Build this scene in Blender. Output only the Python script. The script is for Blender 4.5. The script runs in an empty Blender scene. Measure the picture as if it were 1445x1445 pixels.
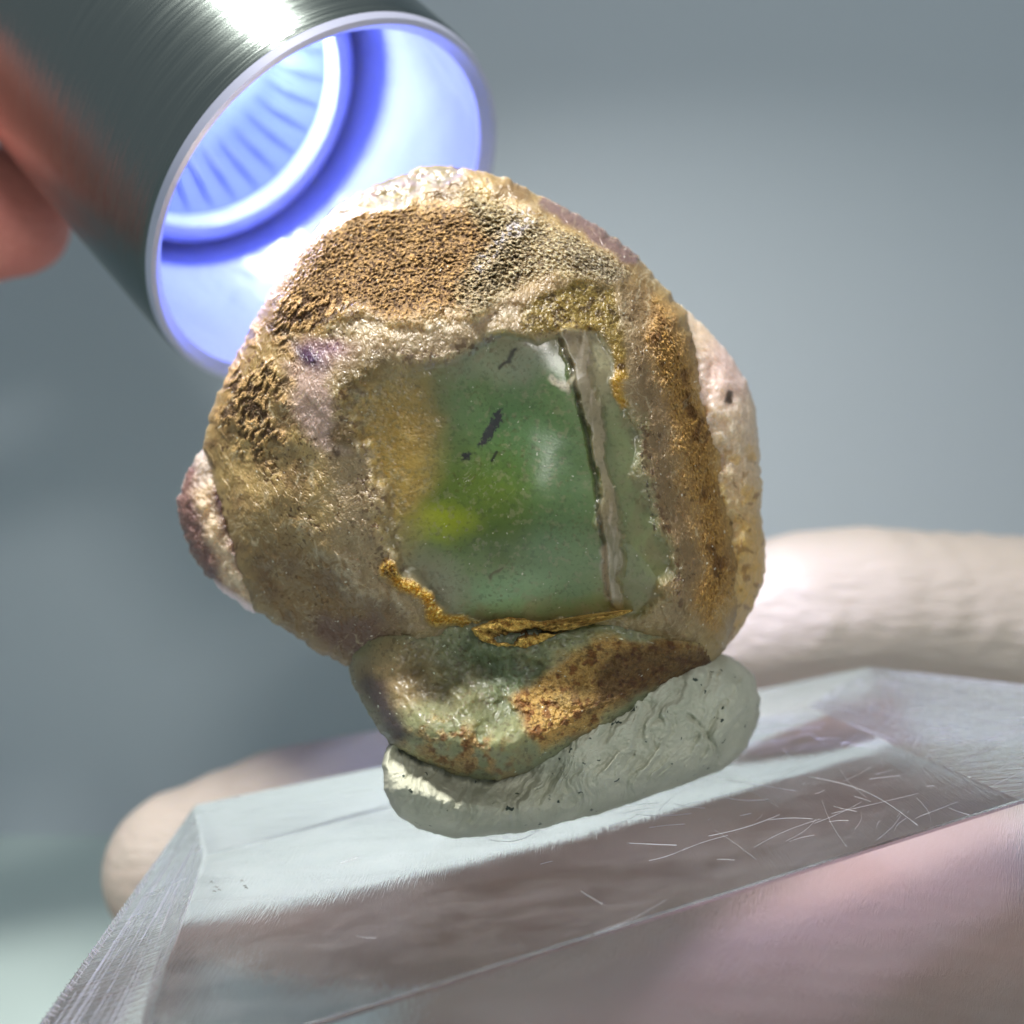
import bpy, bmesh, math, random
import numpy as np
from mathutils import Vector
random.seed(4)
S = bpy.context.scene
S.unit_settings.system = 'METRIC'
S.unit_settings.scale_length = 0.01          # 1 unit = 1 cm
COL = bpy.data.collections.new('place'); S.collection.children.link(COL)

# ------------------------------------------------------------------ camera, world, lamps, exposure
F, CX = 1100.0, 722.5                        # focal length and centre in photo pixels (1445 px wide)
cam = bpy.data.cameras.new('camera'); cam.sensor_width = 36; cam.lens = 36 * F / 1445
cam.clip_start = 0.05; cam.clip_end = 500
cam.dof.use_dof = True; cam.dof.focus_distance = 4.45; cam.dof.aperture_fstop = cam.lens * .001 / 0.12
co = bpy.data.objects.new('camera', cam); co.location = (0, -5, 0); co.rotation_euler = (math.pi / 2, 0, 0)
COL.objects.link(co); S.camera = co

W = bpy.data.worlds.new('World'); S.world = W; W.use_nodes = True
bg = W.node_tree.nodes['Background']; bg.inputs[0].default_value = (0.80, 0.90, 1.0, 1); bg.inputs[1].default_value = 0.27

def lamp(name, kind, loc, target, power, size, colour=(1, 1, 1), shape='DISK'):
    l = bpy.data.lights.new(name, kind); l.energy = power; l.color = colour
    if kind == 'AREA': l.shape = shape; l.size = size
    o = bpy.data.objects.new(name, l); o.location = loc
    o.rotation_euler = (Vector(target) - Vector(loc)).to_track_quat('-Z', 'Y').to_euler()
    COL.objects.link(o); return o
lamp('ceiling_lamp', 'AREA', (-4.6, -3.6, 14.2), (0, 0.5, -1), 2150, 2.4, (1.0, .97, .92)).data.spread = math.radians(112)
lamp('front_lamp', 'AREA', (4.5, -18, 8.5), (0, 2, -.5), 1500, 4.0, (1.0, .97, .93))
S.view_settings.view_transform = 'Standard'; S.view_settings.look = 'None'
S.view_settings.exposure = 0.0; S.view_settings.gamma = 1.0
S.render.engine = 'CYCLES'
S.cycles.use_denoising = True
S.cycles.max_bounces = 14; S.cycles.transmission_bounces = 12; S.cycles.transparent_max_bounces = 8
S.cycles.sample_clamp_indirect = 6.0; S.cycles.blur_glossy = 0.5

# ------------------------------------------------------------------ helpers
def P(u, v, Y):
    u = np.asarray(u, float); v = np.asarray(v, float); Y = np.asarray(Y, float)
    t = Y + 5
    return np.stack([(u - CX) / F * t, Y + 0 * u, -(v - CX) / F * t], -1)
def lin(c):
    c = np.asarray(c, float) / 255.0
    return np.where(c <= .04045, c / 12.92, ((c + .055) / 1.055) ** 2.4)
def sstep(a, b, x):
    t = np.clip((x - a) / (b - a), 0, 1); return t * t * (3 - 2 * t)
_rng = np.random.RandomState(7)
_pm = np.concatenate([_rng.permutation(256)] * 3)
_g3 = _rng.normal(size=(256, 3)); _g3 /= np.linalg.norm(_g3, axis=1)[:, None]
def noise3(x, y, z=None):
    if z is None:
        z = np.zeros_like(x) + .37
    xi = np.floor(x).astype(int); yi = np.floor(y).astype(int); zi = np.floor(z).astype(int)
    xf, yf, zf = x - xi, y - yi, z - zi
    fu, fv, fw = [t * t * t * (t * (t * 6 - 15) + 10) for t in (xf, yf, zf)]
    r = 0
    for i in (0, 1):
        for j in (0, 1):
            for k in (0, 1):
                h = _pm[_pm[_pm[(xi + i) & 255] + ((yi + j) & 255)] + ((zi + k) & 255)]
                g = _g3[h]
                d = g[..., 0] * (xf - i) + g[..., 1] * (yf - j) + g[..., 2] * (zf - k)
                r = r + d * (fu if i else 1 - fu) * (fv if j else 1 - fv) * (fw if k else 1 - fw)
    return r * 1.5
def fbm(x, y, z=None, o=3, g=.5):
    a, r = 1, 0
    for i in range(o):
        k = 2 ** i
        r = r + a * noise3(x * k + 13.7 * i, y * k + 5.1 * i, None if z is None else z * k + 3.3 * i); a *= g
    return r
def link(name, me, mats=(), parent=None):
    o = bpy.data.objects.new(name, me)
    for m in mats: me.materials.append(m)
    COL.objects.link(o)
    if parent: o.parent = parent
    return o
def mesh_np(name, V, faces, mats=(), parent=None, smooth=True):
    me = bpy.data.meshes.new(name)
    V = np.asarray(V, np.float32)
    if isinstance(faces, np.ndarray):
        n = len(faces); k = faces.shape[1]
        me.vertices.add(len(V)); me.vertices.foreach_set('co', V.ravel())
        me.loops.add(n * k); me.loops.foreach_set('vertex_index', faces.ravel().astype(np.int32))
        me.polygons.add(n); me.polygons.foreach_set('loop_start', np.arange(0, n * k, k, dtype=np.int32))
        me.update(calc_edges=True); me.validate()
    else:
        me.from_pydata(V.tolist(), [], faces)
    me.polygons.foreach_set('use_smooth', [smooth] * len(me.polygons)); me.update()
    return link(name, me, mats, parent)
def tag(o, label=None, cat=None, group=None, kind=None):
    for k, v in (('label', label), ('category', cat), ('group', group), ('kind', kind)):
        if v: o[k] = v
    return o
def empty(name, loc):
    o = bpy.data.objects.new(name, None); o.location = loc; COL.objects.link(o); o.empty_display_size = .3
    return o
def attach(o, root):
    o.parent = root; o.matrix_parent_inverse = root.matrix_basis.inverted()
def set_attr(o, name, A):
    a = o.data.color_attributes.new(name, 'FLOAT_COLOR', 'POINT')
    B = np.ones((len(A), 4), np.float32); B[:, :3] = A
    a.data.foreach_set('color', B.ravel())

class NT:
    def __init__(s, name):
        s.m = bpy.data.materials.new(name); s.m.use_nodes = True; s.t = s.m.node_tree
        s.b = s.t.nodes['Principled BSDF']
    def n(s, typ, **kw):
        x = s.t.nodes.new(typ)
        for k, v in kw.items():
            if k[0] == '_': x.inputs[k[1:].replace('_', ' ')].default_value = v
            else: setattr(x, k, v)
        return x
    def l(s, a, b): s.t.links.new(a, b)
    def set(s, **kw):
        for k, v in kw.items():
            s.b.inputs[k.replace('_', ' ')].default_value = v
        return s
    def math(s, op, a, b=0.0, clamp=False):
        x = s.n('ShaderNodeMath', operation=op, use_clamp=clamp)
        for i, q in enumerate((a, b)):
            if hasattr(q, 'links'): s.l(q, x.inputs[i])
            else: x.inputs[i].default_value = q
        return x.outputs[0]
    def ramp(s, f, stops):
        r = s.n('ShaderNodeValToRGB'); e = r.color_ramp.elements
        while len(e) < len(stops): e.new(.5)
        for k, (p, c) in zip(e, stops): k.position = p; k.color = (*c, 1) if len(c) == 3 else c
        s.l(f, r.inputs[0]); return r.outputs[0]
    def coord(s, scale=(1, 1, 1), rot=(0, 0, 0), which='Object'):
        t = s.n('ShaderNodeTexCoord'); m = s.n('ShaderNodeMapping')
        m.inputs['Scale'].default_value = scale; m.inputs['Rotation'].default_value = rot
        s.l(t.outputs[which], m.inputs[0]); return m.outputs[0]
    def noise(s, vec, scale, detail=3, rough=.55):
        x = s.n('ShaderNodeTexNoise'); x.inputs['Scale'].default_value = scale
        x.inputs['Detail'].default_value = detail; x.inputs['Roughness'].default_value = rough
        s.l(vec, x.inputs['Vector']); return x.outputs[0]
    def bump(s, h, dist, strength=1.0, prev=None):
        x = s.n('ShaderNodeBump'); x.inputs['Strength'].default_value = strength; x.inputs['Distance'].default_value = dist
        s.l(h, x.inputs['Height'])
        if prev is not None: s.l(prev, x.inputs['Normal'])
        s.l(x.outputs[0], s.b.inputs['Normal']); return x.outputs[0]

# star-shaped outline -> closed inflated body with a real front and back
def polar(outline, c, N, smooth=5, rough=0.0, seed=0):
    o = np.array(outline, float); q = np.vstack([o, o[:1]])
    pts = np.concatenate([q[i] + (q[i + 1] - q[i]) * np.linspace(0, 1, 60, endpoint=False)[:, None] for i in range(len(o))])
    d = pts - c; th = np.arctan2(d[:, 1], d[:, 0]); R = np.hypot(d[:, 0], d[:, 1])
    k = np.argsort(th); th, R = th[k], R[k]
    T = np.linspace(-np.pi, np.pi, N, endpoint=False)
    RR = np.interp(T, np.concatenate([th - 2 * np.pi, th, th + 2 * np.pi]), np.concatenate([R] * 3))
    w = max(1, int(smooth * N / 720)); ker = np.hanning(2 * w + 3)[1:-1]; ker /= ker.sum()
    h = len(ker) // 2
    RR = np.convolve(np.concatenate([RR[-h:], RR, RR[:h]]), ker, 'valid')[:N]
    if rough:
        x = np.cos(T) * RR / 14 + seed; y = np.sin(T) * RR / 14
        RR = RR + rough * fbm(x, y, o=3)
    return T, RR
def inflate(name, outline, c, N, M, Dfun, yc, backdepth, mats, parent, smooth=5, rough=0., seed=0, Mb=60):
    T, R = polar(outline, np.array(c, float), N, smooth, rough, seed)
    s = np.linspace(0, 1, M + 1)[1:]; r = .62 * s + .38 * np.sin(s * np.pi / 2)
    rr, TT = np.meshgrid(r, T, indexing='ij'); RR = np.broadcast_to(R, rr.shape)
    U = c[0] + rr * RR * np.cos(TT); Vv = c[1] + rr * RR * np.sin(TT)
    u = np.concatenate([[c[0]], U.ravel()]); v = np.concatenate([[c[1]], Vv.ravel()])
    ray = np.concatenate([[R.mean()], ((1 - rr) * RR).ravel()])
    dist = np.minimum(pdist(u, v, outline, True) + 3, 1e9) * sstep(0, 6, ray) * .75 + .25 * np.minimum(ray, 60)
    dist = np.where(ray < 6, np.minimum(dist, ray * 1.2), dist)
    D, attrs = Dfun(u, v, dist)
    D[-N:] = 0
    front = P(u, v, yc(u, v) - D)
    sb = np.linspace(0, 1, Mb + 1)[1:-1][::-1]; rb = np.sin(sb * np.pi / 2)
    rr2, TT2 = np.meshgrid(rb, T, indexing='ij'); RR2 = np.broadcast_to(R, rr2.shape)
    ub = np.concatenate([(c[0] + rr2 * RR2 * np.cos(TT2)).ravel(), [c[0]]])
    vb = np.concatenate([(c[1] + rr2 * RR2 * np.sin(TT2)).ravel(), [c[1]]])
    rbf = np.concatenate([rr2.ravel(), [0]])
    Bk = backdepth * np.sqrt(1 - np.clip(rbf, 0, 1) ** 2.6) * (1 + .12 * fbm(ub / 90, vb / 90 + seed))
    # the back keeps its true width: no perspective widening with distance
    y0 = yc(ub, vb); pb = P(ub, vb, y0); pb[:, 1] = y0 + Bk
    V = np.concatenate([front, pb]); nf = len(front)
    j = np.arange(N); j1 = (j + 1) % N
    F3 = np.stack([np.zeros(N, int), 1 + j1, 1 + j], 1)
    quads = []
    for i in range(M - 1):
        a = 1 + i * N
        quads.append(np.stack([a + j, a + j1, a + N + j1, a + N + j], 1))
    prev = 1 + (M - 1) * N
    for i in range(len(sb)):
        a = nf + i * N
        quads.append(np.stack([prev + j, prev + j1, a + j1, a + j], 1)); prev = a
    Q = np.concatenate(quads); T3 = np.concatenate([F3, np.stack([prev + j, prev + j1, np.full(N, len(V) - 1)], 1)])
    me = bpy.data.meshes.new(name)
    me.vertices.add(len(V)); me.vertices.foreach_set('co', V.astype(np.float32).ravel())
    nl = Q.size + T3.size
    me.loops.add(nl); me.loops.foreach_set('vertex_index', np.concatenate([Q.ravel(), T3.ravel()]).astype(np.int32))
    me.polygons.add(len(Q) + len(T3))
    me.polygons.foreach_set('loop_start', np.concatenate([np.arange(len(Q)) * 4, Q.size + np.arange(len(T3)) * 3]).astype(np.int32))
    me.update(calc_edges=True)
    me.polygons.foreach_set('use_smooth', [True] * len(me.polygons)); me.update()
    bm_flip(me)
    o = link(name, me, mats, None)
    if parent: attach(o, parent)
    nb = len(pb)
    for k, A in attrs.items():
        edge = A[-N:]                      # back takes the colours of the rim
        idx = np.concatenate([np.tile(np.arange(N), len(sb)), [0]])
        B = edge[idx]
        if k == 'Col': B = B * .55 + A.mean(0) * .45
        set_attr(o, k, np.concatenate([A, B]))
    return o
def bm_flip(me):
    # make the normals point outwards (front faces look at -Y)
    n = len(me.polygons); nn = np.zeros(n * 3, np.float32); me.polygons.foreach_get('normal', nn)
    if nn.reshape(-1, 3)[n // 3, 1] > 0: me.flip_normals()

# region masks in the (u, v) face coordinates of the specimen
def E(u, v, cx, cy, rx, ry, ang=0, soft=.35):
    a = math.radians(ang); x = (u - cx) * math.cos(a) + (v - cy) * math.sin(a); y = -(u - cx) * math.sin(a) + (v - cy) * math.cos(a)
    d = np.hypot(x / rx, y / ry); return 1 - sstep(1 - soft, 1 + soft, d)
def pdist(u, v, pts, closed=False):
    pts = np.array(pts, float); n = len(pts); d = np.full(u.shape, 1e9)
    for i in range(n if closed else n - 1):
        a, b = pts[i], pts[(i + 1) % n]; ab = b - a
        t = np.clip(((u - a[0]) * ab[0] + (v - a[1]) * ab[1]) / (ab @ ab), 0, 1)
        d = np.minimum(d, np.hypot(u - a[0] - t * ab[0], v - a[1] - t * ab[1]))
    return d
def PG(u, v, pts, soft=12):
    d = pdist(u, v, pts, True); ins = np.zeros(u.shape, bool); n = len(pts)
    for i in range(n):
        x1, y1 = pts[i]; x2, y2 = pts[(i + 1) % n]
        if y1 == y2: continue
        ins ^= ((y1 > v) != (y2 > v)) & (u < (x2 - x1) * (v - y1) / (y2 - y1) + x1)
    return sstep(-soft, soft, np.where(ins, d, -d))
def PLn(u, v, pts, w, soft=.5): return 1 - sstep(w * (1 - soft), w * (1 + soft), pdist(u, v, pts))
def mixc(C, col, m): return C + (lin(col) - C) * m[:, None]
def smin(a, b, k):
    h = np.clip(.5 + .5 * (b - a) / k, 0, 1); return b * (1 - h) + a * h - k * h * (1 - h)

# ------------------------------------------------------------------ setting: wall and desk
def plane(name, corners, mat):
    return mesh_np(name, corners, [(0, 1, 2, 3)], [mat], smooth=False)
DESK_Z = -7.3
w_ = NT('wall_paint'); w_.set(Base_Color=(.56, .63, .68, 1), Roughness=.8)
nz = w_.noise(w_.coord(), 3, 4); w_.bump(nz, .02)
plane('wall', [(-70, 12.6, -8), (70, 12.6, -8), (70, 12.6, 55), (-70, 12.6, 55)], w_.m)
tag(bpy.data.objects['wall'], kind='structure')
d_ = NT('desk_laminate'); d_.set(Base_Color=(.66, .80, .76, 1), Roughness=.45)
nz = d_.noise(d_.coord(), 2, 4); d_.bump(nz, .01)
bm = bmesh.new(); bmesh.ops.create_cube(bm, size=1)
for q in bm.verts: q.co = Vector((q.co.x * 140, -14 + q.co.y * 53.2, DESK_Z - .5 + q.co.z))
me = bpy.data.meshes.new('desk'); bm.to_mesh(me); bm.free()
tag(link('desk', me, [d_.m]), kind='structure')

# ------------------------------------------------------------------ materials
def stone_material():
    s = NT('fluorite_stone'); co_ = s.coord()
    a = s.n('ShaderNodeVertexColor', layer_name='Col'); p = s.n('ShaderNodeVertexColor', layer_name='Prm')
    sp = s.n('ShaderNodeSeparateColor'); s.l(p.outputs[0], sp.inputs[0])
    rough, sss, gr = sp.outputs
    n1 = s.noise(co_, 34, 5, .65); n2 = s.noise(co_, 90, 3, .6)
    f = s.math('MULTIPLY', s.math('SUBTRACT', n1, .5), 1.5)
    f2 = s.math('MULTIPLY', s.math('SUBTRACT', n2, .5), 1.3)
    amp = s.math('ADD', s.math('MULTIPLY', gr, .9), .18)
    k = s.math('ADD', s.math('MULTIPLY', s.math('ADD', f, f2), amp), 1.0)
    mx = s.n('ShaderNodeVectorMath', operation='SCALE'); s.l(a.outputs[0], mx.inputs[0]); s.l(k, mx.inputs['Scale'])
    s.l(mx.outputs[0], s.b.inputs['Base Color'])
    s.l(rough, s.b.inputs['Roughness']); s.l(sss, s.b.inputs['Subsurface Weight'])
    s.b.inputs['Subsurface Radius'].default_value = (1, .85, .6); s.b.inputs['Subsurface Scale'].default_value = .28
    s.b.inputs['IOR'].default_value = 1.43
    s.l(s.math('MULTIPLY', s.math('SUBTRACT', 1.0, gr), .30), s.b.inputs['Coat Weight']); s.b.inputs['Coat Roughness'].default_value = .24
    s.l(s.math('MULTIPLY', s.math('SUBTRACT', .50, gr), 1.15, True), s.b.inputs['Transmission Weight'])
    # tiny cleavage facets that glint
    vo = s.n('ShaderNodeTexVoronoi'); vo.inputs['Scale'].default_value = 26; s.l(co_, vo.inputs['Vector'])
    vr = s.n('ShaderNodeTexVoronoi'); vr.inputs['Scale'].default_value = 60; s.l(co_, vr.inputs['Vector'])
    hb = s.math('ADD', s.math('MULTIPLY', n1, .9), s.math('ADD', s.math('MULTIPLY', n2, .5), s.math('MULTIPLY', vr.outputs['Distance'], .5)))
    hb = s.math('MULTIPLY', hb, s.math('ADD', s.math('MULTIPLY', s.math('MULTIPLY', gr, gr), 1.0), .03))
    s.bump(hb, .022, 1.0)
    return s.m
M_STONE = stone_material()

# ------------------------------------------------------------------ the specimen
stone = empty('mineral_specimen', (-.1, .1, -1.7))
tag(stone, 'rough brown, green and purple translucent crystal lump set on grey putty', 'mineral')
YC = lambda u, v: 0 * u + .12
MAIN = [(600, 233), (655, 236), (715, 250), (760, 275), (810, 300), (850, 322), (890, 352), (920, 385), (950, 420), (969, 441),
        (989, 492), (1004, 569), (1022, 619), (1034, 678), (1045, 740), (1050, 800), (1045, 860), (1030, 905), (1005, 942), (960, 948),
        (905, 936), (860, 922), (800, 924), (740, 932), (690, 926), (660, 918), (640, 930), (600, 940), (540, 945), (489, 941), (449, 921),
        (392, 882), (356, 859), (334, 801), (316, 744), (298, 672), (286, 629), (296, 585), (316, 535), (345, 478), (370, 430),
        (400, 381), (430, 341), (458, 308), (480, 286), (522, 262), (560, 250)]
WIN = [(500, 540), (560, 520), (640, 500), (692, 478), (770, 468), (832, 463), (868, 520), (893, 575), (908, 700), (936, 800), (940, 850),
       (880, 872), (760, 880), (640, 872), (600, 850), (560, 800), (528, 700), (500, 620)]
BAR = [(806, 470), (812, 520), (838, 600), (852, 690), (866, 770), (872, 850)]

def cu0(u, v): return u * .35 + v * .94
def cv0(u, v): return -u * .94 + v * .35
def main_D(u, v, dist):
    w1 = fbm(u / 70, v / 70, o=4); w2 = fbm(u / 70 + 50, v / 70 + 9, o=4)
    uw = u + 16 * w1; vw = v + 16 * w2
    px = 1 / 220.
    # facets of a rounded cube corner: centre, top, left, upper left, right, lower
    ctr = .86 + (u - 700) * px * .05 - (v - 680) * px * .06
    top = .86 - ((-(v - 440) - .22 * (u - 660))) * px * .78
    left = .84 - ((455 - u) + .12 * (v - 650)) * px * .92
    ul = .80 - (((500 - u) * .72 + (470 - v) * .69)) * px * .70
    ur = .80 - (((u - 880) * .8 + (400 - v) * .6)) * px * .95
    right = .82 - ((u - 945) - .17 * (v - 650)) * px * 1.75
    low = .80 - ((v - 880) * .95 + (u - 600) * .02) * px * 1.7
    ll = .82 - ((v - 800) * .75 + (560 - u) * .66) * px * .85
    D = ctr
    for q, k in ((top, .10), (left, .14), (ul, .12), (ur, .1), (right, .10), (low, .08), (ll, .14)): D = smin(D, q, k)
    edge = np.sqrt(np.maximum(dist, 0) * px * 1.35)
    D = smin(D, edge, .14); D = np.maximum(D, edge * .25) * sstep(0, 2.5, dist)
    dz = D * 220
    big = fbm(u / 120, v / 120, o=3); D = D + .05 * big * sstep(0, 60, dist) * (1 - .85 * PG(u, v, WIN, 35))
    D0 = fbm(u / 32 + 4, v / 32, dz / 32, o=3) * sstep(0, 25, dist)
    win = PG(uw, vw, WIN, 12); D = D + .009 * (1 - win) * D0
    grain = fbm(u / 4.8, v / 4.8, dz / 4.8, o=3, g=.6)
    wl = sstep(505, 640, u + .25 * (v - 650) + 60 * w1)
    # frame ridge round the clear window and the recess itself
    win = PG(uw, vw, WIN, 12)
    ring = np.exp(-(pdist(uw, vw, WIN, True) / 26) ** 2)
    D = D + .022 * ring * (1 - win) - .022 * win + .004 * win * (1 - wl) * grain + .010 * win * (1 - wl) * fbm(u / 18, v / 18, o=3)
    D = D + win * (.085 * E(u, v, 752, 720, 56, 74, -15, .98) + .05 * E(u, v, 700, 872, 84, 40, -12, .95) + .004 * fbm(u / 75 + 5, v / 95, o=2))
    rdg = 1 - np.abs(fbm(u / 46 + 2, v / 60 + 8, dz / 60, o=4, g=.55)) * 2
    D = D + .012 * rdg * (1 - win) * sstep(0, 30, dist)
    bar = PLn(uw * .8 + u * .2 + 5 * fbm(u / 12, v / 22), v, BAR, 13 + 5 * np.sin(v / 37), .4)
    D = D + .055 * bar
    barL = PLn(uw * .4 + u * .6, v, [(792, 480), (812, 560), (832, 640), (846, 740), (858, 840)], 3.5, .7)
    D = D - .02 * barL
    # ---- region masks
    crust = PG(uw, vw, [(455, 318), (520, 298), (600, 285), (690, 300), (740, 330), (735, 400), (660, 436), (560, 440), (470, 440), (400, 470), (385, 430), (410, 380)], 20)
    crustB = PG(uw, vw, [(640, 262), (740, 300), (850, 350), (885, 385), (860, 400), (760, 392), (700, 430), (660, 446), (640, 420), (690, 350)], 14)
    comb = PG(uw, vw, [(352, 462), (400, 452), (408, 520), (392, 560), (420, 590), (385, 655), (345, 640), (305, 600), (320, 540), (335, 500)], 16) * sstep(-.5, .1, fbm(u / 26 + 5, v / 40))
    combT = PG(uw, vw, [(385, 425), (470, 415), (500, 440), (455, 462), (380, 470)], 8)
    back = PG(uw * .6 + u * .4, vw * .6 + v * .4, [(440, 330), (470, 310), (530, 296), (575, 290), (600, 258), (625, 258), (655, 240), (640, 215), (560, 215), (440, 270)], 5)
    band = PG(uw, vw, [(930, 430), (965, 470), (995, 560), (1018, 640), (1030, 740), (1030, 840), (1005, 890), (990, 860), (985, 740), (962, 640), (940, 560), (915, 480)], 22)
    olive = PG(uw, vw, [(735, 430), (800, 402), (862, 405), (872, 470), (884, 520), (892, 570), (878, 575), (858, 500), (838, 470), (775, 465), (732, 462)], 6)
    ycr = PLn(uw, vw, [(545, 795), (560, 825), (595, 845), (612, 870), (630, 878), (670, 875)], 9, .6)
    ycr2 = PLn(uw, vw, [(678, 892), (720, 896), (765, 892), (830, 880), (880, 872)], 11, .6) * sstep(900, 780, u)
    hole = E(uw, vw, 728, 897, 34, 5, -2, .5)
    hole2 = PLn(uw, vw, [(758, 897), (800, 893), (812, 890)], 2.5, .7)
    # ---- relief
    crest = PLn(uw * .5 + u * .5, vw * .5 + v * .5, [(748, 300), (704, 360), (668, 440)], 13, .95)
    sl = PLn(uw, vw, [(470, 452), (560, 440), (620, 432), (668, 444), (720, 424), (800, 396), (870, 400)], 9, .95)
    rl = PLn(uw, vw, [(425, 745), (480, 800), (545, 850), (590, 895), (640, 928)], 12, .95)
    rl2 = PLn(uw, vw, [(520, 640), (528, 710), (556, 790), (610, 860)], 10, .95)
    fr = fbm(u / 34 + w1 * 1.5, v / 52 + w2, dz / 60, o=4, g=.55)
    frac = np.abs((fr * 5) % 1 - .5) * 2            # conchoidal terraces
    D = D + .009 * frac * (1 - win) * (1 - crust) * sstep(0, 30, dist)
    D = D + .010 * sstep(.42, .5, np.abs(fbm(cu0(u, v) / 60, cv0(u, v) / 18 + 3, o=3))) * (1 - win)
    D = D + .05 * crest + .026 * sl + .035 * rl + .025 * rl2
    gA = np.abs(fbm(u / 8, v / 8 + 40, dz / 8, o=3, g=.6))
    D = D + crust * (.013 * grain - .024 * gA + .016) + crustB * (.016 * grain - .02 * gA + .008)
    # comb etched steps: ragged terraces running across the slope
    cu = (u * .80 + v * .60); cv = (-u * .60 + v * .80)
    st = fbm(cu / 6.5 + .6 * w1, cv / 15, o=3); step = np.tanh(st * 7)
    D = D + (comb * .013 + combT * .010) * step
    D = D + band * .020 * grain + olive * .008 * grain + (ycr + ycr2) * (.035 + .03 * grain) - hole * .10 - hole2 * .05
    fib = fbm(cu / 3.2, cv / 14, o=2)
    D = D + .0028 * fib * (1 - win) * (1 - crust)
    D = D + .0018 * grain * (1 - win * .95)
    D = D + back * (-.09) + back * .03 * fbm(u / 26, v / 16, o=3)
    pits = sstep(.42, .62, fbm(u / 8 + 90, v / 8, o=2)) * sstep(.0, .5, fbm(u / 60, v / 60 + 70) + .15)
    D = D - .008 * pits * (1 - win)
    # ---- colour: minerals, iron stains and a few painted highlights
    C = np.tile(lin((156, 130, 84)), (len(u), 1))
    C = mixc(C, (192, 164, 106), sstep(-.2, .6, fbm(u / 55, v / 55 + 3)) * .7)
    C = mixc(C, (108, 82, 52), sstep(.0, .7, fbm(u / 42 + 20, v / 42)) * .6)
    C = mixc(C, (168, 146, 112), PG(uw, vw, [(450, 480), (650, 440), (870, 400), (930, 450), (985, 900), (740, 880), (640, 930), (560, 900), (470, 800), (450, 620)], 26) * .75)
    C = mixc(C, (124, 98, 62), PG(uw, vw, [(880, 390), (960, 440), (1020, 640), (1040, 800), (1000, 890), (950, 880), (925, 740), (905, 600), (885, 480)], 18) * .7)
    C = mixc(C, (108, 80, 54), E(uw, vw, 460, 860, 130, 60, 32) * .65)
    C = mixc(C, (104, 74, 66), E(uw, vw, 500, 895, 60, 26, 20) * .7)
    C = mixc(C, (164, 142, 110), E(uw, vw, 640, 480, 150, 30, -10) * .5)
    C = mixc(C, (196, 168, 158), PG(uw, vw, [(400, 520), (450, 500), (485, 560), (480, 640), (440, 620), (405, 570)], 14) * .8)
    C = mixc(C, (86, 76, 78), E(uw, vw, 835, 372, 50, 18, 25) * .75)
    C = mixc(C, (116, 92, 98), PLn(uw, vw, [(770, 285), (830, 318), (885, 358)], 14) * .8)
    C = mixc(C, (124, 96, 74), E(uw, vw, 735, 385, 60, 36, -30) * .5)
    C = mixc(C, (138, 106, 66), crust * .8)
    C = mixc(C, (206, 162, 98), crust * sstep(.05, .5, grain) * .8)
    C = mixc(C, (66, 42, 24), crust * sstep(.18, .5, gA) * .9)
    C = mixc(C, (142, 126, 92), crustB * .7); C = mixc(C, (214, 200, 160), crustB * sstep(.1, .5, grain) * .75)
    C = mixc(C, (74, 60, 44), crustB * sstep(.2, .5, gA) * .8)
    C = mixc(C, (118, 86, 48), np.clip(comb + combT, 0, 1) * .5)
    C = mixc(C, (60, 36, 18), np.clip(comb + combT, 0, 1) * sstep(.1, -.35, st) * .85)
    C = mixc(C, (214, 172, 112), np.clip(comb + combT, 0, 1) * sstep(.0, .3, st) * .6)
    C = mixc(C, (152, 142, 118), back * .95); C = mixc(C, (176, 160, 168), back * sstep(.1, .5, fbm(u / 22, v / 12)) * .8)
    C = mixc(C, (206, 190, 110), back * sstep(.1, .5, fbm(u / 22 + 30, v / 14)) * .45)
    C = mixc(C, (166, 124, 62), band * .8); C = mixc(C, (206, 158, 76), band * sstep(.1, .5, grain) * .6)
    C = mixc(C, (92, 56, 22), band * sstep(.1, .6, fbm(u / 20, v / 30)) * .8)
    C = mixc(C, (134, 112, 44), olive * .9); C = mixc(C, (72, 52, 24), olive * sstep(.05, .45, fbm(u / 9, v / 9 + 8)) * .8 * E(uw, vw, 815, 435, 90, 50, 0, .6))
    C = mixc(C, (200, 150, 40), olive * sstep(470, 560, v) * .6)
    # clear green window with its colour zones and a painted highlight
    g = PG(u + 26 * w1 + 7 * grain, v + 26 * w2, WIN, 20) * (1 - olive); gl = g * wl
    C = mixc(C, (146, 124, 84), g * .8); C = mixc(C, (124, 122, 94), gl * .8)
    C = mixc(C, (112, 132, 100), g * PG(uw, vw, [(640, 500), (700, 480), (800, 520), (840, 640), (850, 860), (640, 860), (590, 780), (610, 650)], 30) * .92)
    C = mixc(C, (66, 106, 66), g * E(uw, vw, 745, 640, 85, 120, -10, .6) * .85)
    C = mixc(C, (84, 106, 30), g * E(uw, vw, 665, 715, 95, 80, 20, .55) * .9)
    C = mixc(C, (62, 84, 42), g * E(uw, vw, 730, 760, 70, 50, 0, .6) * .6)
    C = mixc(C, (160, 166, 30), g * E(uw, vw, 622, 742, 36, 24, 15, .9) * .75)
    C = mixc(C, (176, 138, 74), g * E(uw, vw, 548, 640, 60, 110, 5, .6) * .75)
    C = mixc(C, (184, 148, 74), g * E(uw, vw, 545, 665, 40, 45, 0, .7) * .6)
    C = mixc(C, (90, 122, 96), g * E(uw, vw, 790, 780, 60, 80, 0, .6) * .6)
    C = mixc(C, (130, 172, 148), g * E(u, v, 705, 838, 66, 24, -12, .8) * .6)  # pale mint highlight painted into the window colour
    C = mixc(C, (132, 128, 124), g * E(uw, vw, 596, 826, 60, 44, 30, .6) * .75)
    C = mixc(C, (124, 136, 112), g * E(uw, vw, 880, 650, 40, 180, -10, .5) * .8)
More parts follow.
